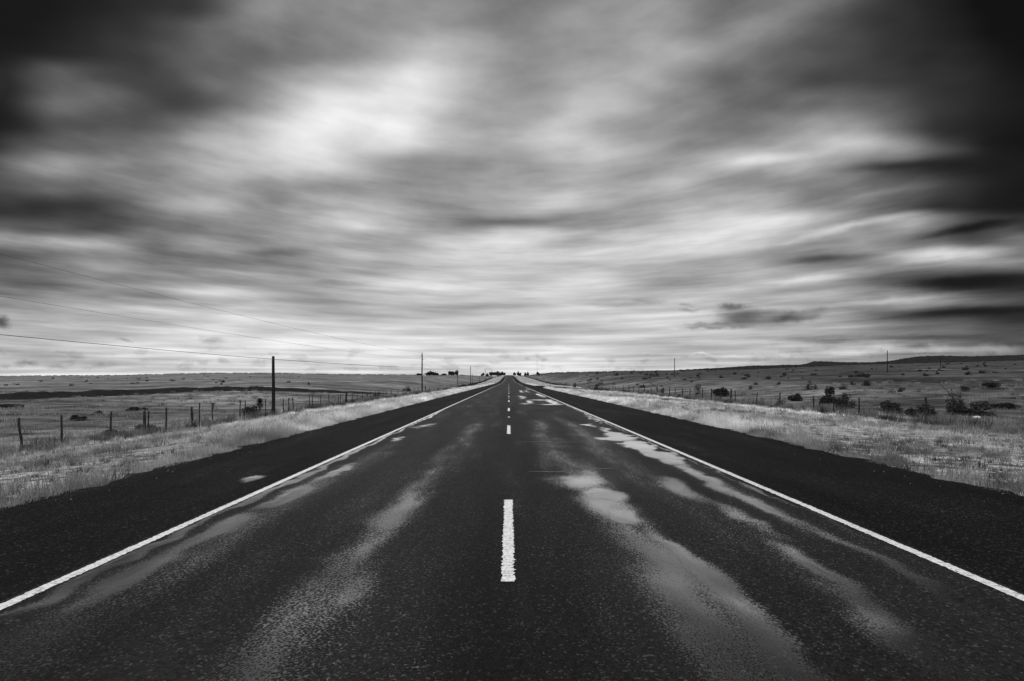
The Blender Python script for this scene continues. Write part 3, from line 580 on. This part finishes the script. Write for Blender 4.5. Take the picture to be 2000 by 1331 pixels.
# ------------------------------------------------------------------ shrubs, yuccas, trees
def leafcloud(n, rx, ry, rz, size, seed, lobes=6, zc=None, hollow=.0):
    r = np.random.default_rng(seed); c = r.normal(0, .42, (lobes, 3)); c[:, 2] = np.abs(c[:, 2]) * .9 + .1; rad = r.uniform(.35, .7, lobes)
    k = r.integers(0, lobes, n); u = r.normal(size=(n, 3)); u /= np.linalg.norm(u, axis=1)[:, None]; p = c[k] + u * (rad[k] * r.random(n) ** .4)[:, None]
    p[:, 2] = np.maximum(p[:, 2], .0); p[:, :2] -= np.median(p[:, :2], axis=0); p *= np.array([rx, ry, rz]) / np.array([np.percentile(np.abs(p[:, 0]), 96), np.percentile(np.abs(p[:, 1]), 96), np.percentile(p[:, 2], 98)])
    a = r.normal(size=(n, 3)); a /= np.linalg.norm(a, axis=1)[:, None]; bb = np.cross(a, r.normal(size=(n, 3))); bb /= np.linalg.norm(bb, axis=1)[:, None]
    s = size * r.uniform(.5, 1.5, n)[:, None]; V = np.stack([p - a * s, p + bb * s * .45, p + a * s, p - bb * s * .45], 1)
    if zc: V[..., 2] += zc
    i = np.arange(n)[:, None] * 4; return V.reshape(-1, 3), i + np.arange(4)[None]
def twigs(rx, rz, n, seed):
    r = np.random.default_rng(seed); b = MB()
    for k in range(n):
        an = r.random() * 6.28; l = r.uniform(.4, .95); e = np.array([math.cos(an) * rx * l, math.sin(an) * rx * l, rz * r.uniform(.4, .9)])
        b.tube([[0, 0, -.05], e * [.4, .4, .55], e], [.025 * rx + .008, .015 * rx + .005, .006], 5)
    return b
def shrub(name, x, y, rx, rz, n, leaf, label, seed, group=None, cat='shrub', ry=None):
    root = empty(name, (x, y, tz(x, y) - .03), label, cat, group, random.random() * 6)
    V, q = leafcloud(n, rx, ry or rx, rz, leaf, seed, 7); link('foliage', mesh_np('foliage', V, q, M_leaf), root)
    twigs(rx, rz, 9, seed).build('stem', M_bark, root, True); return root
def gpx(xpx, ybase):   # ground point seen at a photo pixel (searched along the ray)
    a = (xpx - CX) / F; lo_, hi_ = 8., 2000.
    Y = np.geomspace(12, 1400, 900); yi = HY - F * (terrain(a * Y, Y) - CH) / Y; k = np.argmax(yi <= ybase); Yk = Y[k]; return a * Yk, Yk
SH = [ # x, base y, width px, height px, label
 (1620, 791, 34, 29, 'largest dark rounded bush behind the right fence'), (1647, 801, 22, 26, 'dark upright bush just right of the largest bush'), (1664, 799, 16, 24, 'narrow dark bush by the post right of the largest bush'),
 (1523, 795, 14, 16, 'small dark bush hugging a fence post on the right'), (1554, 784, 20, 12, 'low grey bush between two posts left of the largest bush'), (1583, 762, 17, 15, 'dark bush in the open pasture above the largest bush'),
 (1407, 775, 23, 14, 'round bush behind the right fence between two close posts'), (1363, 763, 12, 12, 'dark bush stacked behind another one beyond the right fence'), (1363, 771, 10, 8, 'little dark bush in front of its twin beyond the right fence'),
 (1743, 808, 32, 19, 'spreading dark bush alone on the bright grass right of the wide posts'), (1800, 815, 38, 18, 'wide low bush behind the crooked nearest post on the right'), (1868, 812, 24, 36, 'tall dark bush below the leaning dead stalk'), (1906, 812, 38, 22, 'broad grey bush right of the dead stalk'),
 (1965, 799, 34, 9, 'low wide bush near the right edge of the view'), (1930, 757, 22, 8, 'flat dark bush high on the right slope'), (1884, 765, 13, 9, 'small round bush high on the right slope beside the flat one'), (1759, 766, 10, 8, 'small dark bush right of the insulator pole base'),
 (1692, 754, 18, 9, 'flat dark bush left of the insulator pole'), (1665, 754, 9, 9, 'round bush left of a flat one near the insulator pole'), (1646, 761, 13, 9, 'half-hidden bush above the group of dark bushes'), (1532, 736, 6, 7, 'dark dot-like bush high in the middle of the right slope'),
 (1466, 761, 6, 7, 'tiny upright bush above the right fence where the posts are widely spaced'), (1476, 752, 8, 6, 'tiny dark bush beside a pale track in the right pasture'), (1521, 752, 6, 5, 'tiny dark bush at the end of the pale track'), (1435, 732, 7, 5, 'tiny flat bush far up the right pasture'),
 (1165, 763, 9, 7, 'round dark bush at the foot of the right fence near the side road'), (1293, 768, 10, 8, 'dark bush at the foot of the right fence left of the lone pole'),
 (286, 843, 26, 12, 'dark bush around the doubled post of the left fence'), (218, 850, 24, 9, 'low dark bush at the foot of the third left fence post'), (488, 812, 30, 15, 'grey rounded bush left of the yucca'), (735, 776, 12, 8, 'dark bush at the left fence before the tall pole'), (797, 764, 15, 8, 'dark bush among close posts left of the tall pole'),
 (262, 803, 26, 6, 'flat dark bush beyond the left fence'), (190, 812, 14, 8, 'small dark bush beyond the second and third left posts'), (152, 822, 22, 9, 'grey bush just behind the left fence between its first posts'), (20, 796, 30, 5, 'low dark bush at the left edge of the pasture'), (56, 879, 24, 8, 'dark weedy bush in front of the nearest left post'),
 (139, 754, 6, 4, 'dark dot of a bush above the dark bank on the left'), (437, 748, 4, 4, 'tiny dark bush far above the dark bank, left of the stub pole'), (433, 752, 4, 4, 'tiny dark bush just in front of another far above the bank'), (603, 752, 4, 5, 'tiny upright bush right of the stub pole top half')]
for k, (xp, yb, wp, hp, lb) in enumerate(SH):
    X, Y = gpx(xp, yb); s = Y / F; rx = wp * s * .52; rz = hp * s * 1.0
    shrub('shrub', X, Y, rx * 1.12, rz * 1.12, 2400 if wp > 18 else 600, max(.05, rx * .12), lb, 50 + k, 'bushes in the pastures')
protos = []
for k in range(4):
    V, q = leafcloud(140, .8, .8, .7, .16, 900 + k, 5); protos.append(mesh_np('small_shrub', V, q, M_leaf))
LBL = {1: 'small dark shrub dotted far over the pasture behind the right fence', -1: 'small dark shrub dotted far over the pasture behind the left fence'}
def dots(side, n, a0, a1, y0, y1):
    for k in range(n):
        while True:
            t = random.random() ** .9; Y = 1 / ((1 / y0) * (1 - t) + (1 / y1) * t); a = random.uniform(a0, a1)
            if (a * Y > XFR + 6 or a * Y < XFL - 6): break
        o = link('small_shrub', protos[k % 4]); o.location = (a * Y, Y, tz(a * Y, Y) - .05); s = random.uniform(.45, 1.4) * (1 + Y / 700) * (.75 if side > 0 else .5)
        o.scale = (s * random.uniform(.7, 1.15), s, s * random.uniform(.8, 1.25)); o.rotation_euler = (0, 0, 0)
        tag(o, LBL[side], 'shrub', 'small shrubs over the right pasture' if side > 0 else 'small shrubs over the left pasture')
dots(1, 110, .12, .92, 140, 700); dots(1, 30, .06, .3, 230, 800); dots(-1, 44, -.9, -.13, 160, 750)
# scrub line on the far edges: an uncountable dark fringe
def scrubline(n, a0, a1, y0, y1, s0, s1, seed):
    r = np.random.default_rng(seed); vs, qs, m = [], [], 0
    V0, q0 = leafcloud(40, 1, .8, .55, .3, seed, 4)
    for k in range(n):
        a = r.uniform(a0, a1); Y = r.uniform(y0, y1); s = r.uniform(s0, s1); vs.append(V0 * s * [r.uniform(.8, 2.5), 1, r.uniform(.6, 1.1)] + [a * Y, Y, tz(a * Y, Y) - .05]); qs.append(q0 + m); m += len(V0)
    return np.vstack(vs), np.vstack(qs)
A = [scrubline(420, -.9, -.08, 820, 980, .5, 1.6, 31), scrubline(620, .05, .95, 830, 980, .6, 1.8, 32), scrubline(260, .3, .95, 2300, 2600, 1.5, 4, 33)]
V = np.vstack([a[0] for a in A]); o_ = np.cumsum([0] + [len(a[0]) for a in A]); q = np.vstack([a[1] + o_[k] for k, a in enumerate(A)])
stuff('skyline_scrub', mesh_np('skyline_scrub', V, q, M_leaf))
def weedline(xf, y0, y1, n, seed, h=.8):
    r = np.random.default_rng(seed); V0, q0 = leafcloud(60, 1, 1, .7, .2, seed, 4); vs, qs, m = [], [], 0
    for k in range(n):
        y = y0 * (y1 / y0) ** r.random(); x = xf + r.normal(0, .5); s = r.uniform(.5, 1.4) * h; vs.append(V0 * s * [1, 2.5, 1] + [x, y, tz(x, y) - .05]); qs.append(q0 + m); m += len(V0)
    return np.vstack(vs), np.vstack(qs)
A = [weedline(XFL - .4, 240, 1200, 240, 41, 1.0), weedline(XFR + .4, 240, 1200, 240, 42, .8)]
V = np.vstack([a[0] for a in A]); o_ = np.cumsum([0] + [len(a[0]) for a in A]); q = np.vstack([a[1] + o_[k] for k, a in enumerate(A)])
stuff('fence_weeds', mesh_np('fence_weeds', V, q, M_leaf))

def yucca(x, y, h, rad, label, stalk=None):
    root = empty('yucca', (x, y, tz(x, y) - .03), label, 'yucca'); r = np.random.default_rng(5)
    b = MB(); b.tube([[.04, 0, -.05], [0, 0, h * .35], [-.03, 0, h * .68]], [rad * .19, rad * .16, rad * .2], 9); b.build('trunk', M_bark, root, True)
    b = MB(); c0 = np.array([-.03, 0, h * .68])
    for k in range(260):
        el = r.uniform(-.55, 1.5); an = r.random() * 6.283; L = rad * r.uniform(.75, 1.05); dr = np.array([math.cos(an) * math.cos(el), math.sin(an) * math.cos(el), math.sin(el)])
        sd = np.cross(dr, [0, 0, 1.]); sd /= np.linalg.norm(sd) + 1e-6; w = rad * .045; p0 = c0 + dr * rad * .08; p1 = c0 + dr * L * .6; p2 = c0 + dr * L - np.array([0, 0, .08 * L])
        b.add([p0 - sd * w, p0 + sd * w, p1 + sd * w * .9, p1 - sd * w * .9, p2], [[0, 1, 2, 3]], [[3, 2, 4]])
    b.build('leaf_head', M_yucca, root)
    b = MB()
    for k in range(120):
        an = r.random() * 6.283; L = rad * r.uniform(.6, 1.0); e = np.array([math.cos(an) * L * .75, math.sin(an) * L * .75, -L * .75]); st = c0 - [0, 0, r.uniform(0, .3) * rad]
        sd = np.array([-math.sin(an), math.cos(an), 0]); w = rad * .05; b.add([st - sd * w, st + sd * w, st + e * [.55, .55, .3] + sd * w, st + e * [.55, .55, .3] - sd * w, st + e], [[0, 1, 2, 3]], [[3, 2, 4]])
    b.build('dead_leaf_skirt', M_bark, root)
X, Y = gpx(508, 809); yucca(X, Y, 33 * Y / F, 12 * Y / F, 'spiky yucca on a short trunk left of the stub pole')
# dead stalks
def stalk(pts, r, label, k=0):
    b = MB(); b.tube(pts, np.linspace(r, r * .35, len(pts)), 7); rr = np.random.default_rng(k); p = np.array(pts)
    for j in range(5):
        t = rr.uniform(.55, .98); i = t * (len(p) - 1); q0 = p[int(i)] + (p[min(int(i) + 1, len(p) - 1)] - p[int(i)]) * (i % 1); b.tube([q0, q0 + rr.normal(0, .18, 3) + [0, 0, .12]], [r * .4, r * .15], 5)
    tag(b.build('dead_stalk', M_bark, None, True), label, 'dead stalk')
X, Y = gpx(1868, 808); s = Y / F; z = tz(X, Y)
stalk([[X - 1 * s, Y, z + 20 * s], [X - 12 * s, Y, z + 38 * s], [X - 24 * s, Y, z + 50 * s], [X - 36 * s, Y, z + 61 * s], [X - 46 * s, Y, z + 66 * s]], .05, 'long dead stalk leaning left out of the tall dark bush', 1)
X, Y = gpx(1284, 766); s = Y / F; z = tz(X, Y)
stalk([[X, Y, z], [X - 2 * s, Y, z + 9 * s], [X - 8 * s, Y, z + 14 * s], [X - 15 * s, Y, z + 18 * s], [X - 19 * s, Y, z + 18.5 * s]], .11, 'bent dead branch leaning over the right fence left of the lone pole', 2)
X, Y = gpx(416, 800); b = MB()
for k in range(10):
    an = random.random() * 6.28; b.tube([[X, Y, tz(X, Y)], [X + .2 * math.cos(an), Y + .2 * math.sin(an), tz(X, Y) + .6], [X + .55 * math.cos(an), Y + .5 * math.sin(an), tz(X, Y) + random.uniform(.8, 1.35)]], [.02, .014, .006], 5)
tag(b.build('bare_bush', M_bark), 'leafless twiggy bush behind a thin post of the left fence', 'shrub')

def tree(xp, yb, wp, hp, Y, label, seed, trunkf=.25):
    X = (xp - CX) * Y / F; s = Y / F; z0 = tz(X, Y); root = empty('tree', (X, Y, z0), label, 'tree', 'trees on the skyline')
    hz = max(CH + (HY - (yb - hp)) * s - z0, hp * s * .6); r = wp * s * .5; b = MB(); b.tube([[0, 0, -.3], [.1, 0, hz * .3], [-.1, .1, hz * .6]], [r * .10 + .1, r * .08 + .07, .06], 8)
    rr = np.random.default_rng(seed)
    for k in range(6):
        an = rr.random() * 6.28; b.tube([[0, 0, hz * .3], [math.cos(an) * r * .35, math.sin(an) * r * .35, hz * .55], [math.cos(an) * r * .7, math.sin(an) * r * .7, hz * .8]], [.09, .06, .03], 5)
    b.build('trunk', M_bark, root, True)
    V, q = leafcloud(2200, r, r, hz * (1 - trunkf) * .95, max(.35, r * .16), seed, 8, hz * trunkf); link('crown', mesh_np('crown', V, q, M_leaf), root)
TR = [(833, 733, 7, 5, 700, 'small low tree at the left end of the skyline clump'), (839, 733, 9, 7, 720, 'tallest round tree in the skyline clump right of the tall pole'), (846, 733, 10, 6, 710, 'middle tree of the skyline clump right of the tall pole'), (852, 733, 8, 5, 730, 'right-end tree of the skyline clump by the tall pole'), (818, 733, 8, 3, 760, 'very low tree left of the tall pole on the skyline'),
      (882, 733, 11, 7, 700, 'broad skyline tree left of the short cable pole'), (891.5, 733, 6, 9, 690, 'narrow tall skyline tree beside the short cable pole'), (867, 733, 9, 2.5, 740, 'low skyline tree between the two clumps'), (942, 733, 7, 4, 800, 'small round skyline tree right of the second tall pole'), (952, 733.5, 5, 3.5, 820, 'smaller skyline tree beside the third tall pole'),
      (961, 733.5, 9, 6, 900, 'broad tree above the little white buildings'), (967, 733.5, 8, 6, 920, 'tree behind the right little white building'), (975, 735, 8, 9, 880, 'tallest dense tree left of the crest of the road'), (979, 735, 7, 8, 900, 'dense tree second from the road crest on its left'), (984.5, 734, 6, 6, 950, 'last tree left of the road crest'),
      (1005, 734, 5, 6, 950, 'first tree right of the road crest'), (1012, 735, 4, 9, 900, 'tall slim tree right of the road crest'), (1016, 735, 5, 6, 880, 'bushy tree right of the slim one at the crest'), (1026, 731, 4, 3, 1000, 'small lone skyline tree left of the radio mast'), (1031, 731, 4, 4, 1000, 'second small skyline tree left of the radio mast'), (1050, 731, 6, 4, 1000, 'low skyline tree at the foot of the radio mast')]
for k, t_ in enumerate(TR): tree(*t_[:5], t_[5], 700 + k)

# ------------------------------------------------------------------ far buildings
def house(xp, Y, w, dp, h, rh, label):
    X = (xp - CX) * Y / F; z0 = tz(X, Y); root = empty('house', (X, Y, z0), label, 'house', 'little buildings by the crest trees')
    b = MB(); b.box((0, 0, h / 2 - .2), (w, dp, h + .4)); b.build('wall', M_wall, root)
    b = MB(); e = .35; v = [[-w/2-e, -dp/2-e, h], [w/2+e, -dp/2-e, h], [w/2+e, dp/2+e, h], [-w/2-e, dp/2+e, h], [-w/2-e, 0, h+rh], [w/2+e, 0, h+rh]]; v = np.array(v) + [0, 0, .005]
    b.add(v, [[0, 1, 5, 4], [2, 3, 4, 5], [0, 3, 2, 1]], [[0, 4, 3], [1, 2, 5]]); b.build('roof', M_roof, root)
    for wx in (-.28, .28):
        b = MB(); b.box((wx * w, -dp / 2 - .02, h * .55), (w * .16, .06, h * .35)); b.build('window', M_glass, root)
    b = MB(); b.box((0, -dp / 2 - .025, h * .38), (.95, .07, h * .76)); b.build('door', M_post, root)
house(963, 780, 3.6, 4, 2.3, .9, 'left little white building under the crest trees'); house(967.5, 785, 3.2, 4, 2.2, .8, 'right little white building under the crest trees'); house(828.5, 640, 3.4, 3.5, 1.5, .5, 'low white shed left of the skyline tree clump')

# ------------------------------------------------------------------ roadside odds and ends
X, Y = 17.5, 151.0; z0 = tz(X, Y); root = empty('road_sign', (X, Y, z0), 'dark tilted sign board beside the side road entrance', 'sign', None, .5)
b = MB(); b.box((0, 0, .85), (.95, .04, 1.05), 0, .28); b.build('board', M_sign, root)
for s in (-.28, .28):
    b = MB(); b.tube([[s - .05, .06, -.3], [s + .03, .06, .7], [s + .08, .06, 1.0]], .035, 7); b.build('post', M_post, root, True)
for (xp, yp, Y, lb) in [(910.5, 753, 150, 'thin reflector post in the verge left of the road, nearer one'), (944, 748, 210, 'thin reflector post in the verge left of the road, farther one')]:
    X = (xp - CX) * Y / F; root = empty('delineator_post', (X, Y, tz(X, Y)), lb, 'marker post', 'reflector posts in the left verge'); b = MB(); b.box((0, 0, .4), (.07, .03, 1.2)); b.build('stake', M_post, root); b = MB(); b.box((0, -.03, .92), (.09, .02, .14)); b.build('reflector', M_refl, root)
def rock(x, y, s, label, seed):
    r = np.random.default_rng(seed); V, q = grid(np.linspace(0, 2 * np.pi, 13), np.linspace(-1.3, 1.3, 7), lambda a, b: a * 0); th, ph = V[:, 0].copy(), V[:, 1].copy()
    k = 1 + .18 * np.sin(2 * th + seed) + .12 * np.sin(3 * th + 2 * ph); V = np.stack([np.cos(th) * np.cos(ph) * k, .8 * np.sin(th) * np.cos(ph) * k, .65 * np.sin(ph) + .3], -1) * s
    o = link('rock', mesh_np('rock', V, q, M_rock, False)); o.location = (x, y, tz(x, y)); tag(o, label, 'rock')
X, Y = gpx(47, 887); rock(X, Y, .14, 'pale rock in the grass below the nearest left fence post', 1)
X, Y = gpx(1908, 819); rock(X, Y, .22, 'pale rock below the broad grey bush on the right', 2)
rr = np.random.default_rng(77); vs, ts, m = [], [], 0
for k in range(160):
    s = rr.uniform(.004, .012); sd = rr.choice([-1, 1]); y = 4 + 36 * rr.random() ** 1.4; x = (SL + .15 + abs(rr.normal(0, .5))) if sd < 0 else (SR - .15 - abs(rr.normal(0, .5)))
    p = np.array([[1, 0, 0], [-.5, .87, 0], [-.5, -.87, 0], [0, 0, 1.]]) * s * rr.uniform(.6, 1.3, (4, 1)); z = float(roadz(3.7, y)) - .004 - (abs(x) - 3.8) * .008
    vs.append(p + [x, y, z]); ts.append(np.array([[0, 1, 3], [1, 2, 3], [2, 0, 3]]) + m); m += 4
stuff('shoulder_gravel', mesh_np('shoulder_gravel', np.vstack(vs), np.vstack(ts), M_pale))
